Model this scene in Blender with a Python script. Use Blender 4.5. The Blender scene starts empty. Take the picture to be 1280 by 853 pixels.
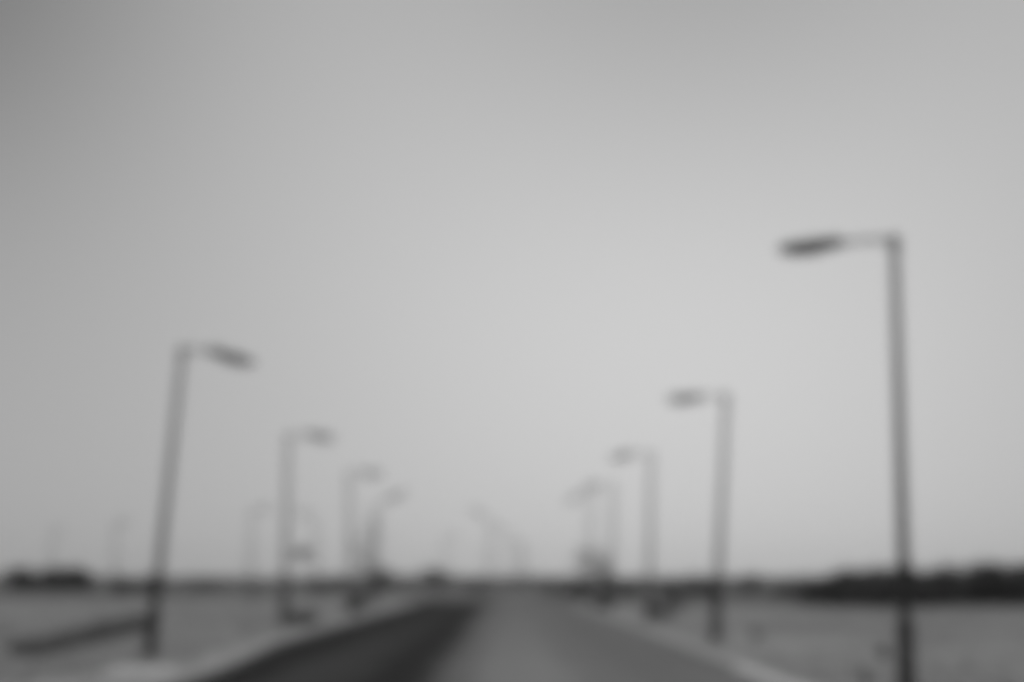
import bpy, bmesh, math, random
from mathutils import Vector, Matrix
random.seed(11)
scene = bpy.context.scene
COL = scene.collection

# ------------------------------------------------------------------ camera
W_PX, H_PX, F_PX = 1280.0, 853.0, 2200.0      # focal length in pixels of the 1280 wide photograph
HORIZON, VPX, EYE = 722.0, 632.0, 1.79        # horizon row, where the road runs to, eye height
PITCH = math.atan((HORIZON - H_PX / 2) / F_PX)
YAW = math.atan((VPX - W_PX / 2) / F_PX)      # road direction lies a little left of the axis
cam_data = bpy.data.cameras.new('camera')
cam = bpy.data.objects.new('camera', cam_data)
COL.objects.link(cam)
cam.location = (0, 0, EYE)
cam.rotation_euler = (math.pi / 2 + PITCH, 0, YAW)
cam_data.sensor_width = 36
cam_data.lens = 36 * F_PX / W_PX
cam_data.clip_start = 0.1
cam_data.clip_end = 20000
# the photograph is badly out of focus: the lens is focused on arm's length, wide open
cam_data.dof.use_dof = True
BLUR_PX = 14.3                                # blur radius, 1280 wide
cam_data.dof.focus_distance = 1.6
_aper = 2 * BLUR_PX / F_PX * 1.6              # aperture diameter, metres
cam_data.dof.aperture_fstop = cam_data.lens / 1000.0 / _aper
scene.camera = cam
scene.cycles.use_denoising = True
scene.cycles.filter_width = 10.0

# ------------------------------------------------------------------ sky and sun
SUN_EL, SUN_AZ = math.radians(36.0), math.radians(8.0)     # behind thin cloud, ahead and a little right
world = bpy.data.worlds.new('World')
scene.world = world
world.use_nodes = True
nt = world.node_tree
nt.nodes.clear()
def wnode(kind, **kw):
    n = nt.nodes.new(kind)
    for k, v in kw.items():
        setattr(n, k, v)
    return n
def wlink(a, b):
    nt.links.new(a, b)
def wmath(op, a, b=None):
    n = wnode('ShaderNodeMath', operation=op)
    for k, v in enumerate((a, b)):
        if v is None:
            continue
        if isinstance(v, (int, float)):
            n.inputs[k].default_value = v
        else:
            wlink(v, n.inputs[k])
    return n.outputs[0]
w_sky = wnode('ShaderNodeTexSky', sky_type='NISHITA', sun_disc=False, sun_elevation=SUN_EL,
              sun_rotation=SUN_AZ, altitude=0, air_density=1.0, dust_density=2.0, ozone_density=1.0)
w_bw = wnode('ShaderNodeRGBToBW')            # the photograph is black and white
wlink(w_sky.outputs[0], w_bw.inputs[0])
w_tc = wnode('ShaderNodeTexCoord')
def sky_lobe(az, el, s):
    """smooth brightness of a soft cloud mass round a direction: exp(-(1-cos)/s)"""
    az, el = math.radians(az), math.radians(el)
    d = wnode('ShaderNodeVectorMath', operation='DOT_PRODUCT')
    nrm = wnode('ShaderNodeVectorMath', operation='NORMALIZE')
    wlink(w_tc.outputs['Generated'], nrm.inputs[0])
    wlink(nrm.outputs[0], d.inputs[0])
    d.inputs[1].default_value = (math.sin(az) * math.cos(el), math.cos(az) * math.cos(el), math.sin(el))
    return wmath('EXPONENT', wmath('DIVIDE', wmath('SUBTRACT', d.outputs['Value'], 1.0), s))
thin_cloud = wmath('ADD', wmath('MULTIPLY', sky_lobe(5.74, 11.1, 0.030), 2.003), 2.378)
total = wmath('ADD', wmath('MULTIPLY', w_bw.outputs[0], 0.05), thin_cloud)
w_bg = wnode('ShaderNodeBackground')
# two soft, thicker cloud masses: one at the upper left of the picture, one along its top
for az, el, s_, c_ in ((-20.0, 20.3, 0.0105, 0.53), (6.1, 22.05, 0.019, 0.40)):
    total = wmath('MULTIPLY', total, wmath('SUBTRACT', 1.0, wmath('MULTIPLY', sky_lobe(az, el, s_), c_)))
wlink(total, w_bg.inputs[0])
w_bg.inputs[1].default_value = 1.0           # the sky texture itself enters at 0.05
w_out = wnode('ShaderNodeOutputWorld')
wlink(w_bg.outputs[0], w_out.inputs[0])

sun_data = bpy.data.lights.new('sun', 'SUN')
sun_data.energy = 4.0
sun_data.angle = math.radians(16)
sun_data.color = (1, 1, 1)
sun = bpy.data.objects.new('sun', sun_data)
COL.objects.link(sun)
_d = Vector((math.sin(SUN_AZ) * math.cos(SUN_EL), math.cos(SUN_AZ) * math.cos(SUN_EL), math.sin(SUN_EL)))
sun.rotation_euler = _d.to_track_quat('Z', 'Y').to_euler()
sun.location = _d * 300

scene.view_settings.view_transform = 'Standard'
scene.view_settings.look = 'None'
scene.view_settings.exposure = -2.907
scene.view_settings.gamma = 1.0

# ------------------------------------------------------------------ helpers
def ray(px, py):
    v = Vector(((px - W_PX / 2) / F_PX, -(py - H_PX / 2) / F_PX, -1.0))
    return cam.matrix_basis.to_3x3() @ v
def at(px, py, Y):
    """place on the photograph -> (X, Z) at Y metres ahead, used while measuring the scene"""
    r = ray(px, py)
    k = Y / r.y
    return r.x * k, EYE + r.z * k
def ground_x(px, Y):
    py = HORIZON + EYE * F_PX / Y
    for _ in range(4):
        py += at(px, py, Y)[1] * F_PX / Y
    return at(px, py, Y)[0]

def material(name, g, rough=0.9, spec=0.3, scale=3.0, var=0.25, bump=0.0, bump_scale=40.0, metal=0.0, coarse=None):
    """grey procedural material: two noises vary the tone, a third gives relief"""
    m = bpy.data.materials.new(name)
    m.use_nodes = True
    t = m.node_tree
    b = t.nodes['Principled BSDF']
    b.inputs['Roughness'].default_value = rough
    b.inputs['Specular IOR Level'].default_value = spec
    b.inputs['Metallic'].default_value = metal
    tc = t.nodes.new('ShaderNodeTexCoord')
    geo = t.nodes.new('ShaderNodeNewGeometry')
    pos = geo.outputs['Position']
    n1 = t.nodes.new('ShaderNodeTexNoise')
    n1.inputs['Scale'].default_value = scale
    n1.inputs['Detail'].default_value = 6
    t.links.new(pos, n1.inputs['Vector'])
    fac = n1.outputs['Fac']
    if coarse:
        n2 = t.nodes.new('ShaderNodeTexNoise')
        n2.inputs['Scale'].default_value = coarse
        n2.inputs['Detail'].default_value = 4
        t.links.new(pos, n2.inputs['Vector'])
        mx = t.nodes.new('ShaderNodeMath'); mx.operation = 'ADD'
        t.links.new(fac, mx.inputs[0]); t.links.new(n2.outputs['Fac'], mx.inputs[1])
        hv = t.nodes.new('ShaderNodeMath'); hv.operation = 'MULTIPLY'
        t.links.new(mx.outputs[0], hv.inputs[0]); hv.inputs[1].default_value = 0.5
        fac = hv.outputs[0]
    r = t.nodes.new('ShaderNodeMapRange')
    r.inputs['From Min'].default_value = 0.3
    r.inputs['From Max'].default_value = 0.7
    r.inputs['To Min'].default_value = g * (1 - var)
    r.inputs['To Max'].default_value = g * (1 + var)
    t.links.new(fac, r.inputs['Value'])
    t.links.new(r.outputs[0], b.inputs['Base Color'])
    if bump:
        n3 = t.nodes.new('ShaderNodeTexNoise')
        n3.inputs['Scale'].default_value = bump_scale
        t.links.new(pos, n3.inputs['Vector'])
        bp = t.nodes.new('ShaderNodeBump')
        bp.inputs['Strength'].default_value = bump
        bp.inputs['Distance'].default_value = 0.02
        t.links.new(n3.outputs['Fac'], bp.inputs['Height'])
        t.links.new(bp.outputs[0], b.inputs['Normal'])
    return m

M = {
    'sand': material('sand', 0.334, scale=0.30, var=0.62, bump=0.5, bump_scale=6, coarse=0.03, spec=0.1),
    'plain': material('scrub_plain', 0.229, scale=0.15, var=0.5, coarse=0.02, spec=0.05),
    'gravel': material('gravel', 0.475, scale=1.2, var=0.18, bump=0.7, bump_scale=25, spec=0.1),
    'old_asphalt': material('old_asphalt', 0.158, scale=0.5, var=0.15, bump=0.3, bump_scale=60, coarse=0.08, spec=0.12),
    'new_asphalt': material('new_asphalt', 0.015, scale=0.5, var=0.3, bump=0.3, bump_scale=60, coarse=0.1, spec=0.0),
    'concrete': material('concrete', 0.501, scale=2.0, var=0.15, bump=0.3, bump_scale=30),
    'white_paint': material('white_paint', 0.800, scale=3.0, var=0.08, rough=0.7),
    'post': material('post_paint', 0.043, scale=2.0, var=0.2, rough=0.55, spec=0.4),
    'housing': material('lamp_housing', 0.040, scale=5.0, var=0.15, rough=0.5, spec=0.4),
    'lens': material('lamp_lens', 0.350, rough=0.2, spec=0.5, var=0.05),
    'leaf': material('leaf', 0.125, scale=0.7, var=0.5, rough=0.8, spec=0.15),
    'leaf_grey': material('leaf_grey', 0.185, scale=0.7, var=0.4, rough=0.9, spec=0.1),
    'leaf_thin': material('leaf_thin', 0.238, scale=0.7, var=0.3, rough=0.9, spec=0.1),
    'hedge_leaf': material('hedge_leaf', 0.231, scale=0.9, var=0.5, rough=0.9, spec=0.1),
    'dry_leaf': material('dry_leaf', 0.383, scale=0.2, var=0.4, rough=0.95, spec=0.1),
    'straw': material('straw', 0.297, scale=0.4, var=0.3, rough=0.95, spec=0.1),
    'bark': material('bark', 0.066, scale=4.0, var=0.3, bump=0.5),
    'stone': material('pebble', 0.218, scale=3.0, var=0.3),
    'car_paint': material('car_paint', 0.021, rough=0.3, spec=0.5, var=0.05),
    'glass': material('car_glass', 0.030, rough=0.08, spec=0.6, var=0.02),
    'rubber': material('rubber', 0.030, rough=0.9, var=0.1),
    'rim': material('rim', 0.450, rough=0.35, metal=0.8, var=0.05),
    'tail': material('tail_light', 0.066, rough=0.2, var=0.02),
    'plate': material('number_plate', 0.700, var=0.03),
    'sign': material('sign_plate', 0.052, rough=0.6, var=0.15),
}

def link(name, me, mat, parent=None, loc=None):
    me.materials.append(M[mat]) if len(me.materials) == 0 else None
    o = bpy.data.objects.new(name, me)
    COL.objects.link(o)
    if parent is not None:
        o.parent = parent
    if loc is not None:
        o.location = loc
    return o
def to_mesh(name, bm, smooth=False):
    me = bpy.data.meshes.new(name)
    bmesh.ops.recalc_face_normals(bm, faces=bm.faces)
    if smooth:
        for f in bm.faces:
            f.smooth = True
    bm.to_mesh(me)
    bm.free()
    return me
def tag(o, label, cat, group=None, kind=None):
    o['label'] = label
    o['category'] = cat
    if group:
        o['group'] = group
    if kind:
        o['kind'] = kind
    return o
def empty(name, loc, label, cat, group=None, rz=0.0):
    o = bpy.data.objects.new(name, None)
    COL.objects.link(o)
    o.empty_display_size = 0.3
    o.location = loc
    o.rotation_euler = (0, 0, rz)
    return tag(o, label, cat, group)

def frame_of(d):
    d = d.normalized()
    a = Vector((0, 0, 1)) if abs(d.z) < 0.95 else Vector((0, 1, 0))
    u = d.cross(a).normalized()
    return d, u, u.cross(d).normalized()
def tube(bm, pts, radii, n=12, caps=True):
    rings = []
    for k, p in enumerate(pts):
        d = (pts[min(k + 1, len(pts) - 1)] - pts[max(k - 1, 0)])
        _, u, v = frame_of(d)
        rings.append([bm.verts.new(p + u * (radii[k] * math.cos(2 * math.pi * i / n)) + v * (radii[k] * math.sin(2 * math.pi * i / n))) for i in range(n)])
    for a, b in zip(rings, rings[1:]):
        for i in range(n):
            bm.faces.new((a[i], a[(i + 1) % n], b[(i + 1) % n], b[i]))
    if caps:
        bm.faces.new(list(reversed(rings[0])))
        bm.faces.new(rings[-1])
def box(bm, c, s, bevel=0.0, mat=None):
    r = bmesh.ops.create_cube(bm, size=1.0)
    vs = r['verts']
    bmesh.ops.scale(bm, vec=s, verts=vs)
    if bevel:
        es = list({e for v in vs for e in v.link_edges})
        q = bmesh.ops.bevel(bm, geom=es, offset=bevel, segments=2, affect='EDGES', profile=0.5)
        vs = q['verts']
    if mat is not None:
        bmesh.ops.transform(bm, matrix=mat, verts=vs)
    bmesh.ops.translate(bm, vec=c, verts=vs)
    return vs

# ------------------------------------------------------------------ ground and roads
def structure(o):
    o['kind'] = 'structure'
    return o
def sheet(name, pts, z, mat):
    bm = bmesh.new()
    bm.faces.new([bm.verts.new((x, y, z)) for x, y in pts])
    return structure(link(name, to_mesh(name, bm), mat))
ROAD_L, ROAD_SEAM, ROAD_R, ROAD_END = -6.1, -1.55, 4.3, 131.0
sheet('ground', [(-6000, -3000), (6000, -3000), (6000, 9000), (-6000, 9000)], 0.0, 'sand')
sheet('scrub_plain', [(-3000, 175), (-60, 168), (-6, 160), (6, 122), (22, 110), (60, 104), (3000, 90), (5900, 8900), (-5900, 8900)], 0.003, 'plain')
def strip(name, centre, width, z, mat):
    bm = bmesh.new()
    prev = None
    for k, p in enumerate(centre):
        p = Vector(p)
        d = Vector(centre[min(k + 1, len(centre) - 1)]) - Vector(centre[max(k - 1, 0)])
        nrm = Vector((-d.y, d.x)).normalized() * width / 2
        cur = (bm.verts.new((p.x + nrm.x, p.y + nrm.y, z)), bm.verts.new((p.x - nrm.x, p.y - nrm.y, z)))
        if prev:
            bm.faces.new((prev[0], prev[1], cur[1], cur[0]))
        prev = cur
    return structure(link(name, to_mesh(name, bm), mat))
strip('cross_road', [(90, 134), (40, 137), (5, 138), (-10, 138.5), (-22, 142), (-34, 150), (-48, 168), (-62, 200), (-90, 260)], 11.0, 0.004, 'old_asphalt')
strip('far_road', [(-4.4, 142), (-4.2, 160), (-3.0, 220), (-0.5, 300), (4, 420), (12, 620)], 6.4, 0.008, 'old_asphalt')
sheet('main_road', [(-5.0, -40), (ROAD_R, -40), (ROAD_R, ROAD_END + 2), (-5.0, ROAD_END + 2)], 0.012, 'old_asphalt')
# one carriageway surface: dark new asphalt on the left that thins out over a metre into old grey asphalt, which
# is paler in the middle near the camera and which is duller towards the right gutter
def carriageway_material():
    m = material('carriageway', 1.000, rough=0.95, scale=0.6, var=0.16, bump=0.3, bump_scale=60, coarse=0.1, spec=0.05)
    t = m.node_tree
    b = t.nodes['Principled BSDF']
    tone = b.inputs['Base Color'].links[0].from_socket
    geo = next(n for n in t.nodes if n.type == 'NEW_GEOMETRY')
    sep = t.nodes.new('ShaderNodeSeparateXYZ')
    t.links.new(geo.outputs['Position'], sep.inputs[0])
    wob = t.nodes.new('ShaderNodeTexNoise')
    wob.inputs['Scale'].default_value = 0.35
    wob.inputs['Detail'].default_value = 5
    t.links.new(geo.outputs['Position'], wob.inputs['Vector'])
    add = t.nodes.new('ShaderNodeMath'); add.operation = 'MULTIPLY_ADD'
    t.links.new(wob.outputs['Fac'], add.inputs[0]); add.inputs[1].default_value = 1.2
    t.links.new(sep.outputs['X'], add.inputs[2])
    mr = t.nodes.new('ShaderNodeMapRange')
    X0, X1 = -6.5, 5.0
    mr.inputs['From Min'].default_value = X0 + 0.6
    mr.inputs['From Max'].default_value = X1 + 0.6
    t.links.new(add.outputs[0], mr.inputs['Value'])
    def ramp(stops):
        cr = t.nodes.new('ShaderNodeValToRGB')
        cr.color_ramp.interpolation = 'EASE'
        el = cr.color_ramp.elements
        while len(el) < len(stops):
            el.new(0.5)
        for e, (x, v) in zip(el, stops):
            e.position = (x - X0) / (X1 - X0)
            e.color = (v, v, v, 1)
        t.links.new(mr.outputs[0], cr.inputs['Fac'])
        return cr.outputs['Color']
    near = ramp([(-6.4, 0.021), (-4.6, 0.020), (-3.7, 0.069), (-3.0, 0.062), (-2.1, 0.021), (-1.7, 0.030), (-0.8, 0.227), (-0.2, 0.333), (0.7, 0.341), (1.7, 0.263), (2.8, 0.236), (4.6, 0.263)])
    away = ramp([(-6.4, 0.020), (-4.6, 0.019), (-3.0, 0.029), (-1.9, 0.019), (-0.7, 0.210), (0.5, 0.254), (1.7, 0.236), (2.8, 0.219), (4.6, 0.245)])
    far = t.nodes.new('ShaderNodeMapRange')
    far.inputs['From Min'].default_value = 34; far.inputs['From Max'].default_value = 85
    t.links.new(sep.outputs['Y'], far.inputs['Value'])
    mix = t.nodes.new('ShaderNodeMix'); mix.data_type = 'RGBA'
    t.links.new(far.outputs[0], mix.inputs[0])
    t.links.new(near, mix.inputs[6]); t.links.new(away, mix.inputs[7])
    mul = t.nodes.new('ShaderNodeMath'); mul.operation = 'MULTIPLY'
    t.links.new(mix.outputs[2], mul.inputs[0]); t.links.new(tone, mul.inputs[1])
    t.links.new(mul.outputs[0], b.inputs['Base Color'])
    return m
M['lane'] = carriageway_material()
def edge_wobble(x, y0, y1, step, amp):
    return [(x + random.uniform(-amp, amp), y0 + k * step) for k in range(int((y1 - y0) / step) + 1)]
def smooth(t):
    t = max(0.0, min(1.0, t))
    return t * t * (3 - 2 * t)
def left_edge(y):
    """left kerb line: the road is a little narrower near the camera"""
    return -5.35 - 0.72 * smooth((y - 31) / 20)
def left_line(off, y0, y1, step, amp=0.0):
    return [(left_edge(y) + off + random.uniform(-amp, amp), y) for y in range(y0, y1 + 1, step)]
sheet('carriageway', left_line(0.0, -40, 132, 2) + edge_wobble(ROAD_R, -40, 132, 4, 0.0)[::-1], 0.016, 'lane')
sheet('gravel_verge', [(left_edge(y) - 1.0 - 2.3 * (1 - smooth((y - 29) / 11)) + random.uniform(-0.35, 0.35), y) for y in range(-40, 129, 3)] + left_line(-0.28, -40, 128, 2)[::-1], 0.006, 'gravel')
a = edge_wobble(ROAD_R + 0.28, -40, 118, 4, 0.0); b_ = edge_wobble(ROAD_R + 0.8, -40, 118, 4, 0.25)
sheet('gravel_verge', a + b_[::-1], 0.006, 'gravel')

# kerbs: one metre stones where they can be told apart, one run of concrete beyond
def kerb_stone_mesh(L, name):
    bm = bmesh.new()
    vs = box(bm, Vector((0, 0, 0.06)), Vector((0.28, L, 0.16)), bevel=0.018)
    return to_mesh(name, bm)
KS = kerb_stone_mesh(0.985, 'kerb_stone'); KS.materials.append(M['concrete'])
KW = kerb_stone_mesh(0.985, 'kerb_stone_white'); KW.materials.append(M['white_paint'])
for side, y1 in ((-1, 128.0), (1, 118.0)):
    edge = (lambda y: left_edge(y) - 0.14) if side < 0 else (lambda y: ROAD_R + 0.14)
    bm = bmesh.new()
    for y0, y9 in ((72, y1), (-40, 20)):
        box(bm, Vector((edge((y0 + y9) / 2), (y0 + y9) / 2, 0.06)), Vector((0.28, y9 - y0, 0.16)), bevel=0.02)
    kerb = structure(link('kerb', to_mesh('kerb', bm), 'concrete'))
    for k in range(52):
        y = 20.5 + k
        white = side > 0 and y < 33.6
        st = link('kerb_stone', KW if white else KS, 'concrete', kerb, (edge(y) + random.uniform(-0.008, 0.008), y, random.uniform(-0.006, 0.006)))
        if white:
            st['label'] = 'white painted kerb stone'
        st.rotation_euler = (0, 0, random.uniform(-0.006, 0.006) + math.atan2(edge(y - 0.5) - edge(y + 0.5), 1.0))
# white painted slab behind the left kerb, at the bottom edge of the picture
cb = None
bm = bmesh.new()
box(bm, Vector((0, 0, 0.10)), Vector((1.05, 1.70, 0.26)), bevel=0.03)
cb = link('concrete_slab', to_mesh('concrete_slab', bm), 'white_paint', loc=(-6.28, 30.6, 0))
cb.rotation_euler = (0, 0, 0.06)
tag(cb, 'flat white painted concrete slab lying behind the left kerb at the bottom edge', 'slab')

# ------------------------------------------------------------------ foliage
def leaf_quads(verts, faces, c, size, rnd):
    n = Vector((rnd.gauss(0, 1), rnd.gauss(0, 1), rnd.gauss(0, 1) + 0.4)).normalized()
    _, u, v = frame_of(n)
    a = rnd.uniform(0, 6.28)
    p = (u * math.cos(a) + v * math.sin(a)) * size
    q = (v * math.cos(a) - u * math.sin(a)) * size * rnd.uniform(0.35, 0.6)
    k = len(verts)
    verts += [c - p, c + q, c + p, c - q]
    faces.append((k, k + 1, k + 2, k + 3))
def crown_mesh(name, w, d, z0, h, n, leaf, seed, lumps=8, flat_bottom=True, fill=0.55, core=True):
    """leaf clumps spread over an uneven bunch of lumps w x d wide between z0 and z0 + h"""
    rnd = random.Random(seed)
    L = []
    for k in range(lumps):
        a, r = rnd.uniform(0, 6.28), math.sqrt(rnd.random()) * 0.62
        s = rnd.uniform(0.26, 0.42)
        zc = rnd.uniform(0.2, 0.95 - s * 0.9) if k else 0.6
        L.append((Vector((math.cos(a) * r * w / 2, math.sin(a) * r * d / 2, z0 + zc * h)), Vector((s * w * 0.72, s * d * 0.72, s * h))))
    verts, faces = [], []
    for k in range(n):
        c, r = rnd.choice(L)
        v = Vector((rnd.gauss(0, 1), rnd.gauss(0, 1), rnd.gauss(0, 1))).normalized() * (rnd.random() ** (1 - fill) if rnd.random() < 0.8 else rnd.uniform(0.9, 1.2))
        p = c + Vector((v.x * r.x, v.y * r.y, v.z * r.z))
        p.z = max(p.z, z0 + leaf * 0.5)
        leaf_quads(verts, faces, p, leaf * rnd.uniform(0.6, 1.3), rnd)
    me = bpy.data.meshes.new(name)
    me.from_pydata([tuple(v) for v in verts], [], faces)
    return me
def stems_mesh(name, w, h, seed, n=6, r0=0.035):
    rnd = random.Random(seed)
    bm = bmesh.new()
    for k in range(n):
        a, q = rnd.uniform(0, 6.28), rnd.uniform(0.1, 0.32) * w
        tip = Vector((math.cos(a) * q, math.sin(a) * q, h * rnd.uniform(0.55, 0.8)))
        tube(bm, [Vector((math.cos(a) * 0.06, math.sin(a) * 0.06, -0.05)), tip * 0.5 + Vector((0, 0, h * 0.08)), tip], [r0, r0 * 0.7, r0 * 0.3], n=6)
    return to_mesh(name, bm)
def shrub(label, X, Y, w, h, n=600, leaf=0.12, mat='leaf', group=None, d=None, name='shrub', cat='shrub', lumps=9):
    seed = int(abs(X) * 131 + Y * 17)
    e = empty(name, (X, Y, 0), label, cat, group)
    link('crown', crown_mesh('crown', w, d or w * 0.9, 0.02, h, n, leaf, seed, lumps), mat, e)
    link('stems', stems_mesh('stems', w, h, seed), 'bark', e)['kind'] = 'stuff'
    return e
def tree(label, X, Y, w, h, trunk=0.35, n=900, leaf=0.16, mat='leaf', group=None, lumps=10, name='tree', core=0.16):
    seed = int(abs(X) * 57 + Y * 29)
    rnd = random.Random(seed)
    e = empty(name, (X, Y, 0), label, 'tree', group)
    bm = bmesh.new()
    top = Vector((rnd.uniform(-0.1, 0.1) * w, rnd.uniform(-0.1, 0.1) * w, h * 0.6))
    tube(bm, [Vector((0, 0, -0.1)), Vector((0.03 * w, 0, h * trunk)), top], [core, core * 0.7, core * 0.35], n=8)
    link('trunk', to_mesh('trunk', bm, True), 'bark', e)
    fork = Vector((0.03 * w, 0, h * trunk))
    for k in range(5):
        a = k * 1.26 + rnd.uniform(-0.3, 0.3)
        bm = bmesh.new()
        tip = fork + Vector((math.cos(a) * w * 0.36, math.sin(a) * w * 0.36, h * rnd.uniform(0.2, 0.45)))
        mid = fork.lerp(tip, 0.5) + Vector((0, 0, -0.04 * h))
        tube(bm, [fork, mid, tip], [core * 0.5, core * 0.35, core * 0.1], n=6)
        link('limb', to_mesh('limb', bm, True), 'bark', e)
    link('crown', crown_mesh('crown', w, w * 0.9, h * trunk * 0.8, h * (1 - trunk * 0.8), n, leaf, seed + 1, lumps), mat, e)
    return e

# ------------------------------------------------------------------ street lamps
def luminaire_mesh(a0, a1, wid=0.32, hei=0.20):
    """flat cobra head: lofted sections from its neck a0 to its nose a1"""
    d, side, _ = frame_of(a1 - a0)
    up = side.cross(d).normalized()
    L = (a1 - a0).length
    bm = bmesh.new()
    rings = []
    prof = [(0.0, 0.34, 0.5), (0.05, 0.55, 0.8), (0.18, 0.88, 1.0), (0.45, 1.0, 1.0), (0.75, 0.97, 0.92), (0.93, 0.85, 0.75), (1.0, 0.60, 0.45)]
    for t, ww, hh in prof:
        c = a0 + d * (L * t)
        ring = []
        for i in range(12):
            an = 2 * math.pi * i / 12
            cx, cz = math.cos(an), math.sin(an)
            cz = cz * (0.62 if cz > 0 else 0.38)
            ring.append(bm.verts.new(c + side * (cx * wid / 2 * ww) + up * (cz * hei * hh)))
        rings.append(ring)
    for r, q in zip(rings, rings[1:]):
        for i in range(12):
            bm.faces.new((r[i], r[(i + 1) % 12], q[(i + 1) % 12], q[i]))
    bm.faces.new(rings[0][::-1]); bm.faces.new(rings[-1])
    head = to_mesh('luminaire', bm, True)
    bm = bmesh.new()
    rings = []
    for t, ww, drop in ((0.34, 0.55, 0.36), (0.42, 0.74, 0.42), (0.72, 0.72, 0.38), (0.86, 0.5, 0.26)):
        c = a0 + d * (L * t) - up * (hei * drop)
        rings.append([bm.verts.new(c + side * (math.cos(math.pi * i / 6) * wid / 2 * ww) - up * (math.sin(math.pi * i / 6) * 0.045)) for i in range(7)])
    for r, q in zip(rings, rings[1:]):
        for i in range(6):
            bm.faces.new((r[i], r[i + 1], q[i + 1], q[i]))
    bm.faces.new(rings[0][::-1]); bm.faces.new(rings[-1])
    return head, to_mesh('lens', bm, True)

def street_lamp(label, Y, base_px, top, arm_end, nose, group, thick=1.0, dyn=0.0):
    bx = ground_x(base_px, Y)
    e = empty('street_lamp', (bx, Y, 0), label, 'street lamp', group)
    def rel(px, py, dy=0.0):
        X, Z = at(px, py, Y + dy)
        return Vector((X - bx, dy, Z))
    T = rel(*top)
    A = rel(*arm_end)
    N = rel(*nose)
    ax = T.normalized()
    bm = bmesh.new()
    r0, r1 = 0.110 * thick, 0.058 * thick
    ks = [0.0, 0.16, 0.163, 0.5, 1.0]
    rs = [r0 * 1.25, r0 * 1.22, r0 * 0.84, (r0 * 0.84 + r1) / 2, r1]
    tube(bm, [T * k for k in ks], rs, n=14)
    link('pole', to_mesh('pole', bm), 'post', e)
    bm = bmesh.new()
    box(bm, Vector((0, 0, 0.04)), Vector((0.46, 0.46, 0.05)), 0.01)
    for sx in (-1, 1):
        for sy in (-1, 1):
            tube(bm, [Vector((sx * 0.17, sy * 0.17, 0.06)), Vector((sx * 0.17, sy * 0.17, 0.12))], [0.018, 0.018], n=6)
    link('base_plate', to_mesh('base_plate', bm), 'post', e)
    bm = bmesh.new()
    box(bm, Vector((0, 0, 0.015)), Vector((0.75, 0.75, 0.09)), 0.015)
    link('footing', to_mesh('footing', bm), 'concrete', e, (0, 0, -0.03))
    bm = bmesh.new()
    box(bm, ax * 0.75 + Vector((0, -r0 * 1.2, 0)), Vector((0.12, 0.025, 0.42)), 0.006)
    link('access_door', to_mesh('access_door', bm), 'post', e)
    bm = bmesh.new()
    tube(bm, [T - ax * 0.16, T + ax * 0.05, T + ax * 0.075], [r1 * 1.35, r1 * 1.35, r1 * 0.8], n=12)
    link('collar', to_mesh('collar', bm), 'post', e)
    bm = bmesh.new()
    hd = (N - A).normalized()
    tube(bm, [T - ax * 0.02, T.lerp(A, 0.5) + Vector((0, 0, 0.03)), A, A + hd * 0.12], [0.034, 0.032, 0.03, 0.03], n=10)
    link('arm', to_mesh('arm', bm, True), 'post', e)
    head, lens = luminaire_mesh(A, N)
    h = link('luminaire', head, 'housing', e)
    link('lens', lens, 'lens', h)
    return e
GR, GL, GX, GF = ('street lamps along the right kerb', 'street lamps along the left kerb',
                  'street lamps along the side road on the left', 'street lamps along the road beyond the junction')
street_lamp('largest street lamp, nearest on the right, its post running out of the frame bottom', 27.2, 1134, (1118, 300), (1055, 304), (974, 313), GR)
street_lamp('second largest street lamp on the right verge, post leaning slightly outward', 50.5, 894, (908, 496), (880, 497), (834, 500), GR)
street_lamp('third street lamp on the right, with a dark shrub at its foot', 74.4, 811, (814, 568), (793, 567), (763, 574), GR)
street_lamp('fourth street lamp on the right, beside the slim dark young tree', 100.5, 763, (766, 607), (751, 606), (731, 610), GR)
street_lamp('farthest right kerb street lamp with steeply drooping lamp head', 120.0, 737, (738, 613), (728, 616), (708, 629), GR)
street_lamp('largest street lamp on the left, leaning strongly towards the road', 40.4, 187, (228, 438), (259, 439), (318, 455), GL)
street_lamp('second street lamp on the left, carrying a small dark sign plate', 65.5, 355, (360, 545), (381, 543), (418, 549), GL)
street_lamp('third street lamp on the left, thin post with level arm', 88.5, 440, (436, 592), (450, 591), (478, 594), GL)
street_lamp('left street lamp whose arm and head slant upward to the right', 112.0, 466, (468, 636), (479, 628), (508, 614), GL, thick=1.2)
street_lamp('thin distant street lamp standing left of the second left lamp', 140.0, 313, (314, 639), (322, 637), (337, 636), GX)
street_lamp('thin distant street lamp just right of the second left lamp, head towards it', 145.0, 396, (394, 650), (387, 644), (371, 639), GX)
street_lamp('faint distant street lamp just left of the big leaning left lamp', 171.0, 143, (144, 655), (150, 654), (162, 651), GX)
street_lamp('faintest street lamp at the far left above the dark tree clump', 201.0, 65, (65, 666), (70, 664), (80, 662), GX)
street_lamp('small faint street lamp left of the far road, head to the right', 229.0, 556, (557, 673), (561, 671), (571, 669), GF)
street_lamp('tallest street lamp beyond the junction, head slanting up to the left', 155.0, 610, (613, 653), (606, 646), (588, 636), GF)
street_lamp('middle street lamp of the row beyond the junction, over the far road', 205.0, 634, (635, 667), (630, 663), (618, 655), GF)
street_lamp('second last small street lamp of the far road row', 278.0, 649, (650, 680), (646, 677), (637, 672), GF, thick=1.5)
street_lamp('farthest and smallest street lamp of the far road row', 300.0, 656, (656, 683), (653, 681), (645, 677), GF, thick=1.5)

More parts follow.
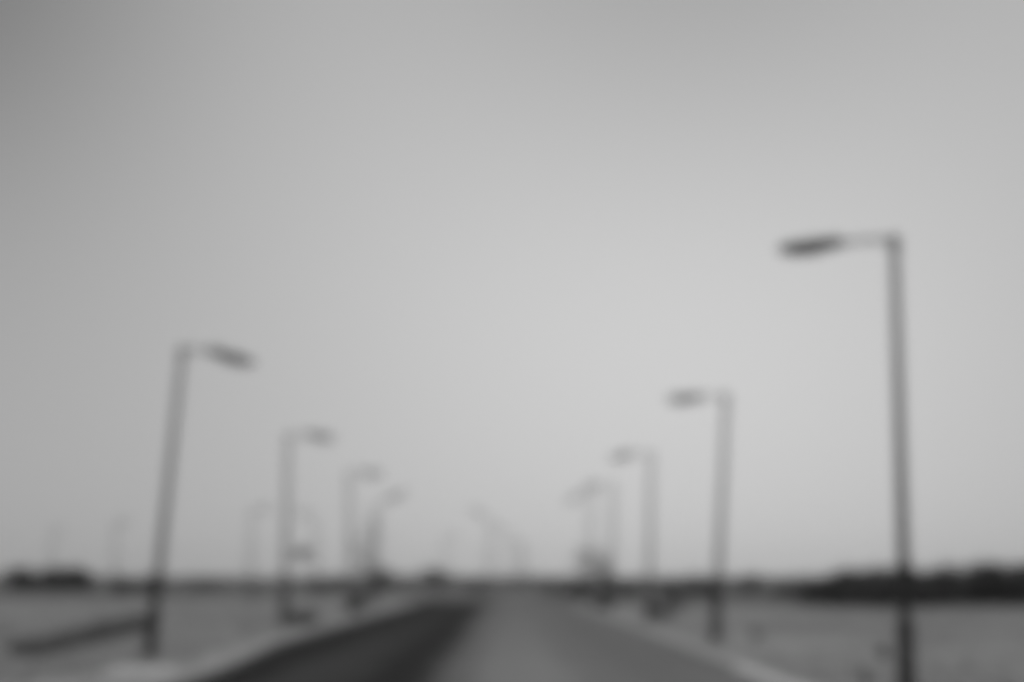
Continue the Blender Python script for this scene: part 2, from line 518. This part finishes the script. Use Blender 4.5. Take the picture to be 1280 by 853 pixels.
# small plate on the second left lamp
Xs, Zs = at(379, 692, 65.3)
bxp = ground_x(355, 65.5)
sg = empty('sign', (Xs, 65.3, Zs), 'small dark sign plate fixed low on the second left lamp post', 'sign')
bm = bmesh.new(); box(bm, Vector((0, 0, 0)), Vector((0.50, 0.025, 0.36)), 0.006); link('plate', to_mesh('plate', bm), 'sign', sg)
for dz in (-0.1, 0.1):
    bm = bmesh.new(); tube(bm, [Vector((bxp - Xs + 0.02, 0.17, dz)), Vector((-0.2, 0.02, dz))], [0.022, 0.022], n=8); link('bracket', to_mesh('bracket', bm), 'post', sg)

# ------------------------------------------------------------------ hedge, shrubs and trees
def hedge(label, p0, p1, h0, h1, depth, n, leaf):
    rnd = random.Random(5)
    e = empty('hedge', (p0[0], p0[1], 0), label, 'hedge')
    a, b = Vector((0, 0, 0)), Vector((p1[0] - p0[0], p1[1] - p0[1], 0))
    nrm = Vector((-b.y, b.x, 0)).normalized()
    verts, faces = [], []
    for k in range(n):
        t = rnd.random()
        h = (h0 + (h1 - h0) * t) * (0.85 + 0.2 * math.sin(t * 41) * math.sin(t * 17 + 1))
        s = rnd.uniform(-1, 1)
        z = rnd.random() ** 0.6 * h * (1 - 0.35 * abs(s) ** 3)
        leaf_quads(verts, faces, b * t + nrm * (s * depth / 2) + Vector((0, 0, z + 0.03)), leaf * rnd.uniform(0.6, 1.3), rnd)
    me = bpy.data.meshes.new('foliage'); me.from_pydata([tuple(v) for v in verts], [], faces)
    link('foliage', me, 'hedge_leaf', e)
    bm = bmesh.new()
    for k in range(28):
        q = b * ((k + 0.5) / 28)
        tube(bm, [q + Vector((0, 0, -0.03)), q + Vector((rnd.uniform(-0.1, 0.1), 0, h0 * 0.7))], [0.02, 0.01], n=5)
    link('stems', to_mesh('stems', bm), 'bark', e)['kind'] = 'stuff'
    return e
hedge('long low dark hedge running beside the left verge behind the leaning lamp', (-10.8, 40.0), (-12.6, 62.5), 0.34, 0.58, 0.9, 5200, 0.07)

def px_shrub(label, px, Y, wpx, top_py, **kw):
    w = wpx * Y / F_PX
    h = EYE + (HORIZON - top_py) * Y / F_PX
    return shrub(label, ground_x(px, Y), Y + kw.pop('dy', 0), w, h, **kw)
def px_tree(label, px, Y, wpx, top_py, **kw):
    w = wpx * Y / F_PX
    h = EYE + (HORIZON - top_py) * Y / F_PX
    return tree(label, ground_x(px, Y), Y, w, h, **kw)
GB = 'dark bushes in a line on the right'
for lab, px, Y, wpx, top in (
        ('low bush at the left tip of the dark right hand line', 1024, 116, 50, 722),
        ('second bush from the left in the dark right hand line', 1052, 109, 70, 711),
        ('broad dark bush just left of the nearest right lamp post', 1096, 107, 74, 706),
        ('dark bush directly behind the nearest right lamp post', 1142, 108, 72, 705),
        ('dark bush just right of the nearest right lamp post', 1184, 112, 72, 702),
        ('tall dark bush near the right end of the line', 1226, 114, 76, 699),
        ('dark bush at the right edge of the frame', 1272, 114, 80, 700)):
    px_shrub(lab, px, Y, wpx, top, n=3200, leaf=0.19, group=GB, lumps=22)
GT = 'dark trees at the far left'
px_tree('dark tree at the left edge of the frame', 30, 215, 48, 708, n=1500, leaf=0.3, group=GT, trunk=0.12, lumps=18)
px_tree('middle tree of the dark far left clump', 66, 212, 44, 707, n=1500, leaf=0.3, group=GT, trunk=0.12, lumps=18)
px_tree('right hand tree of the dark far left clump', 98, 216, 42, 708, n=1500, leaf=0.3, group=GT, trunk=0.12, lumps=18)
px_shrub('low shrub left of the leaning lamp post', 152, 180, 34, 722, n=450, leaf=0.2, mat='leaf_grey', group='low shrubs by the leaning lamp')
px_shrub('low shrub right behind the leaning lamp post', 186, 180, 40, 717, n=450, leaf=0.2, mat='leaf', group='low shrubs by the leaning lamp')
px_tree('round tree left of the far end of the dark lane', 474, 190, 44, 704, n=430, leaf=0.24, mat='leaf_thin', trunk=0.2)
px_tree('broad low tree above the far end of the dark lane', 543, 235, 52, 706, n=480, leaf=0.28, mat='leaf_thin', trunk=0.15)
px_shrub('dark shrub at the foot of the second left lamp', 376, 67, 58, 762, n=900, leaf=0.07)
px_shrub('dark shrub at the foot of the third left lamp', 446, 92, 30, 738, n=600, leaf=0.09)
px_shrub('sprawling grey shrub at the foot of the third right lamp', 824, 76, 42, 755, n=400, leaf=0.08, mat='leaf_thin')
px_shrub('bushy shrub right behind the third right lamp foot', 846, 95, 56, 738, n=400, leaf=0.1, mat='leaf_thin')
px_shrub('round dark shrub at the foot of the fourth right lamp', 757, 101, 30, 742, n=600, leaf=0.09)
px_shrub('small tuft shrub on open ground right of the second right lamp', 946, 52, 18, 784, n=160, leaf=0.06, mat='dry_leaf')
px_shrub('small shrub just left of the nearest right lamp post', 1104, 40, 20, 804, n=200, leaf=0.05, mat='dry_leaf')
px_shrub('small tuft shrub at the bottom edge right of the kerb', 1082, 31.5, 20, 842, n=180, leaf=0.04, mat='dry_leaf')
px_shrub('grey shrub on the horizon left of the second right lamp', 868, 170, 46, 714, n=500, leaf=0.2, mat='leaf_thin')
px_shrub('grey shrub on the horizon right of the second right lamp', 934, 180, 54, 716, n=500, leaf=0.2, mat='leaf_thin')
px_shrub('flat grey shrub beside the left end of the dark right line', 980, 140, 50, 722, n=500, leaf=0.16, mat='leaf_thin')
px_shrub('low dark shrub on the plain just left of the parked car', 694, 215, 26, 721, n=350, leaf=0.25, mat='leaf_grey')
px_shrub('dark shrub on the plain between the two rows of far lamps', 590, 260, 30, 720, n=350, leaf=0.28, mat='leaf_grey')
px_shrub('wide low shrub on the plain left of the second left lamp', 262, 230, 52, 721, n=450, leaf=0.26, mat='leaf_grey')
px_shrub('wide low shrub on the plain right of the second left lamp', 412, 220, 48, 720, n=450, leaf=0.25, mat='leaf_grey')
px_shrub('dark bush on the plain right of the third right lamp', 838, 128, 40, 719, n=450, leaf=0.16, mat='leaf_grey')
px_shrub('flat dark bush on the plain just left of the third right lamp', 786, 150, 32, 719, n=400, leaf=0.18, mat='leaf_grey')
px_shrub('bush on the plain just left of the second right lamp', 890, 135, 34, 720, n=400, leaf=0.17, mat='leaf_grey')
px_tree('slim dark young tree beside the fourth right lamp', 757, 103, 20, 686, n=420, leaf=0.10, trunk=0.25, lumps=7, core=0.06)
px_tree('thin airy tree behind the farthest right kerb lamp', 738, 150, 56, 676, n=420, leaf=0.13, mat='leaf_thin', trunk=0.3, lumps=9, core=0.08)
px_tree('tall thin airy tree behind the upward slanting left lamp', 456, 150, 56, 640, n=330, leaf=0.13, mat='leaf_thin', trunk=0.3, lumps=11, core=0.09)

# ------------------------------------------------------------------ parked car beyond the junction
def car(label, X, Y, rz):
    e = empty('car', (X, Y, 0), label, 'car', None, rz)
    bm = bmesh.new()
    # lower body lofted along its length, x = width, y = length (front at +y)
    prof = [(-2.0, 0.62, 0.40, 0.78), (-1.92, 0.82, 0.28, 0.90), (-1.2, 0.88, 0.22, 0.96), (0.3, 0.89, 0.20, 0.95), (1.2, 0.87, 0.22, 0.88), (1.85, 0.80, 0.26, 0.74), (2.02, 0.62, 0.36, 0.62)]
    def loft(bm, prof, tum=0.93):
        rings = []
        for y, hw, z0, z1 in prof:
            zs = z0 + (z1 - z0) * 0.6
            rings.append([bm.verts.new(v) for v in ((-hw * 0.92, y, z0), (hw * 0.92, y, z0), (hw, y, zs), (hw * tum, y, z1), (-hw * tum, y, z1), (-hw, y, zs))])
        for a, b in zip(rings, rings[1:]):
            for i in range(6):
                bm.faces.new((a[i], a[(i + 1) % 6], b[(i + 1) % 6], b[i]))
        bm.faces.new(rings[0][::-1]); bm.faces.new(rings[-1])
    loft(bm, prof)
    link('body', to_mesh('body', bm), 'car_paint', e)
    def quad(name, pts, mat, off):
        bm = bmesh.new()
        f = bm.faces.new([bm.verts.new(p) for p in pts])
        r = bmesh.ops.extrude_face_region(bm, geom=[f])
        bmesh.ops.translate(bm, vec=off, verts=[v for v in r['geom'] if isinstance(v, bmesh.types.BMVert)])
        return link(name, to_mesh(name, bm), mat, e)
    bm = bmesh.new()
    lo = [(-0.80, -1.80, 0.94), (0.80, -1.80, 0.94), (0.80, 1.0, 0.90), (-0.80, 1.0, 0.90)]
    hi = [(-0.60, -1.45, 1.47), (0.60, -1.45, 1.47), (0.60, 0.15, 1.49), (-0.60, 0.15, 1.49)]
    L = [bm.verts.new(p) for p in lo]; H = [bm.verts.new(p) for p in hi]
    for i in range(4):
        bm.faces.new((L[i], L[(i + 1) % 4], H[(i + 1) % 4], H[i]))
    bm.faces.new(H); bm.faces.new(L[::-1])
    link('cabin', to_mesh('cabin', bm), 'car_paint', e)
    lerp = lambda a, b, t: tuple(a[k] + (b[k] - a[k]) * t for k in range(3))
    def pane(name, i, j, off, s0=0.1, s1=0.9, t0=0.16, t1=0.86):
        a0, a1 = lerp(lo[i], lo[j], s0), lerp(lo[i], lo[j], s1)
        b0, b1 = lerp(hi[i], hi[j], s0), lerp(hi[i], hi[j], s1)
        quad(name, [lerp(a0, b0, t0), lerp(a1, b1, t0), lerp(a1, b1, t1), lerp(a0, b0, t1)], 'glass', Vector(off))
    pane('rear_window', 0, 1, (0, -0.012, 0.006))
    pane('windscreen', 2, 3, (0, 0.010, 0.012), 0.06, 0.94)
    for i, j, sx in ((1, 2, 1), (3, 0, -1)):
        pane('side_window', i, j, (sx * 0.012, 0, 0.005), 0.12, 0.48)
        pane('side_window', i, j, (sx * 0.012, 0, 0.005), 0.52, 0.88)
    for sx in (-1, 1):
        for y in (-1.25, 1.25):
            bm = bmesh.new()
            tube(bm, [Vector((0.76 * sx, y, 0.31)), Vector((0.92 * sx, y, 0.31))], [0.31, 0.31], n=20)
            w = link('wheel', to_mesh('wheel', bm), 'rubber', e)
            bm = bmesh.new()
            tube(bm, [Vector((0.90 * sx, y, 0.31)), Vector((0.928 * sx, y, 0.31))], [0.2, 0.17], n=16)
            link('rim', to_mesh('rim', bm), 'rim', w)
        bm = bmesh.new(); box(bm, Vector((0.62 * sx, -1.95, 0.76)), Vector((0.22, 0.06, 0.16)), 0.02); link('tail_light', to_mesh('tail_light', bm), 'tail', e)
        bm = bmesh.new(); box(bm, Vector((0.60 * sx, 1.93, 0.60)), Vector((0.28, 0.08, 0.12)), 0.02); link('headlight', to_mesh('headlight', bm), 'glass', e)
        bm = bmesh.new(); box(bm, Vector((0.93 * sx, 0.62, 0.98)), Vector((0.16, 0.10, 0.12)), 0.02); link('mirror', to_mesh('mirror', bm), 'car_paint', e)
    bm = bmesh.new(); box(bm, Vector((0, -1.985, 0.58)), Vector((0.46, 0.03, 0.11)), 0.005); link('number_plate', to_mesh('number_plate', bm), 'plate', e)
    bm = bmesh.new(); box(bm, Vector((0, -1.97, 0.42)), Vector((1.3, 0.12, 0.16)), 0.03); link('bumper', to_mesh('bumper', bm), 'rubber', e)
    return e
car('small dark car parked beyond the junction left of the slim tree', ground_x(718, 152), 152, 0.06)

# ------------------------------------------------------------------ uncountable cover
def stuff(name, mat, verts, faces):
    me = bpy.data.meshes.new(name)
    me.from_pydata(verts, [], faces)
    o = link(name, me, mat)
    o['kind'] = 'stuff'
    return o
rnd = random.Random(3)
# dry grass tufts on the open ground near the road
verts, faces = [], []
for k in range(5200):
    Y = 22 + 130 * rnd.random() ** 1.5
    X = rnd.uniform(-0.36, 0.36) * (Y + 20)
    if ROAD_L - 1.4 < X < ROAD_R + 1.1 or (Y > 128 and Y < 152):
        continue
    if math.sin(X * 0.35 + 1.3) * math.sin(Y * 0.16) + rnd.uniform(-0.5, 0.5) < 0.05:
        continue
    s = rnd.uniform(0.5, 1.5)
    for j in range(7):
        a, q = rnd.uniform(0, 6.28), rnd.uniform(0.01, 0.06) * s
        bx_, by_ = X + math.cos(a) * q, Y + math.sin(a) * q
        h = rnd.uniform(0.07, 0.18) * s
        lx, ly = math.cos(a) * h * 0.6, math.sin(a) * h * 0.6
        w = 0.008 * s
        i0 = len(verts)
        verts += [(bx_ - w * math.sin(a), by_ + w * math.cos(a), 0), (bx_ + w * math.sin(a), by_ - w * math.cos(a), 0), (bx_ + lx, by_ + ly, h)]
        faces.append((i0, i0 + 1, i0 + 2))
stuff('dry_grass', 'straw', verts, faces)
# pebbles
verts, faces = [], []
for k in range(2600):
    Y = 22 + 70 * rnd.random() ** 1.4
    X = rnd.uniform(-0.34, 0.34) * (Y + 8)
    if ROAD_L - 0.35 < X < ROAD_R + 0.35:
        continue
    r = rnd.uniform(0.015, 0.06) * (1.8 if rnd.random() < 0.06 else 1)
    i0 = len(verts)
    verts += [(X + r * rnd.uniform(0.7, 1.3) * dx, Y + r * rnd.uniform(0.7, 1.3) * dy, 0.3 * r + r * 0.7 * dz) for dx, dy, dz in ((1, 0, 0), (0, 1, 0), (-1, 0, 0), (0, -1, 0), (0, 0, 1), (0, 0, -1))]
    faces += [(i0, i0 + 1, i0 + 4), (i0 + 1, i0 + 2, i0 + 4), (i0 + 2, i0 + 3, i0 + 4), (i0 + 3, i0, i0 + 4), (i0 + 1, i0, i0 + 5), (i0 + 2, i0 + 1, i0 + 5), (i0 + 3, i0 + 2, i0 + 5), (i0, i0 + 3, i0 + 5)]
stuff('pebbles', 'stone', verts, faces)
# low dry scrub on the plain, thickening towards the horizon
verts, faces = [], []
def on_road(X, Y):
    return (abs(X + 3.5) < 6 and Y < 330) or (128 < Y < 150 and X > -25) or (Y < 128 and -10 < X < 8)
for k in range(4200):
    Y = 118 + 900 * rnd.random() ** 1.8
    X = rnd.uniform(-0.42, 0.42) * Y
    if on_road(X, Y) or (X < 0 and Y < 185) or (-34 - (Y - 150) * 0.55 - 9 < X < -34 - (Y - 150) * 0.55 + 9 and 140 < Y < 260):
        continue
    w = rnd.uniform(0.5, 1.5) * (1 + Y / 600)
    h = w * rnd.uniform(0.25, 0.55)
    for j in range(26):
        v = Vector((rnd.gauss(0, 0.4), rnd.gauss(0, 0.4), abs(rnd.gauss(0, 0.45))))
        leaf_quads(verts, faces, Vector((X + v.x * w, Y + v.y * w, 0.03 + min(v.z, 1) * h)), 0.12 * (1 + Y / 260), rnd)
stuff('low_scrub', 'dry_leaf', [tuple(v) for v in verts], faces)
# far belt of trees that closes the plain
verts, faces = [], []
for k in range(900):
    Y = rnd.uniform(620, 1300)
    X = rnd.uniform(-0.5, 0.5) * Y
    w = rnd.uniform(3, 9); h = rnd.uniform(1.0, 2.4) + 1.8 * max(0.0, math.sin(X * 0.045 + 1) * math.sin(X * 0.017)) * rnd.uniform(0.4, 1.2)
    for j in range(40):
        v = Vector((rnd.gauss(0, 0.4), rnd.gauss(0, 0.4), rnd.random() ** 0.7))
        leaf_quads(verts, faces, Vector((X + v.x * w, Y + v.y * w, v.z * h)), rnd.uniform(0.4, 0.9), rnd)
stuff('far_tree_belt', 'leaf_grey', [tuple(v) for v in verts], faces)

# ------------------------------------------------------------------ dusty air
bm = bmesh.new()
box(bm, Vector((0, 650, 9.5)), Vector((2400, 1600, 21)))
hz = link('haze', to_mesh('haze', bm), 'sand')
hz['kind'] = 'stuff'
hm = bpy.data.materials.new('dusty_air')
hm.use_nodes = True
ht = hm.node_tree
ht.nodes.clear()
hv = ht.nodes.new('ShaderNodeVolumePrincipled')
ho = ht.nodes.new('ShaderNodeOutputMaterial')
ht.links.new(hv.outputs[0], ho.inputs['Volume'])
hv.inputs['Color'].default_value = (0.97, 0.97, 0.97, 1)
hv.inputs['Density'].default_value = 0.00018
hv.inputs['Anisotropy'].default_value = 0.6
hz.data.materials[0] = hm
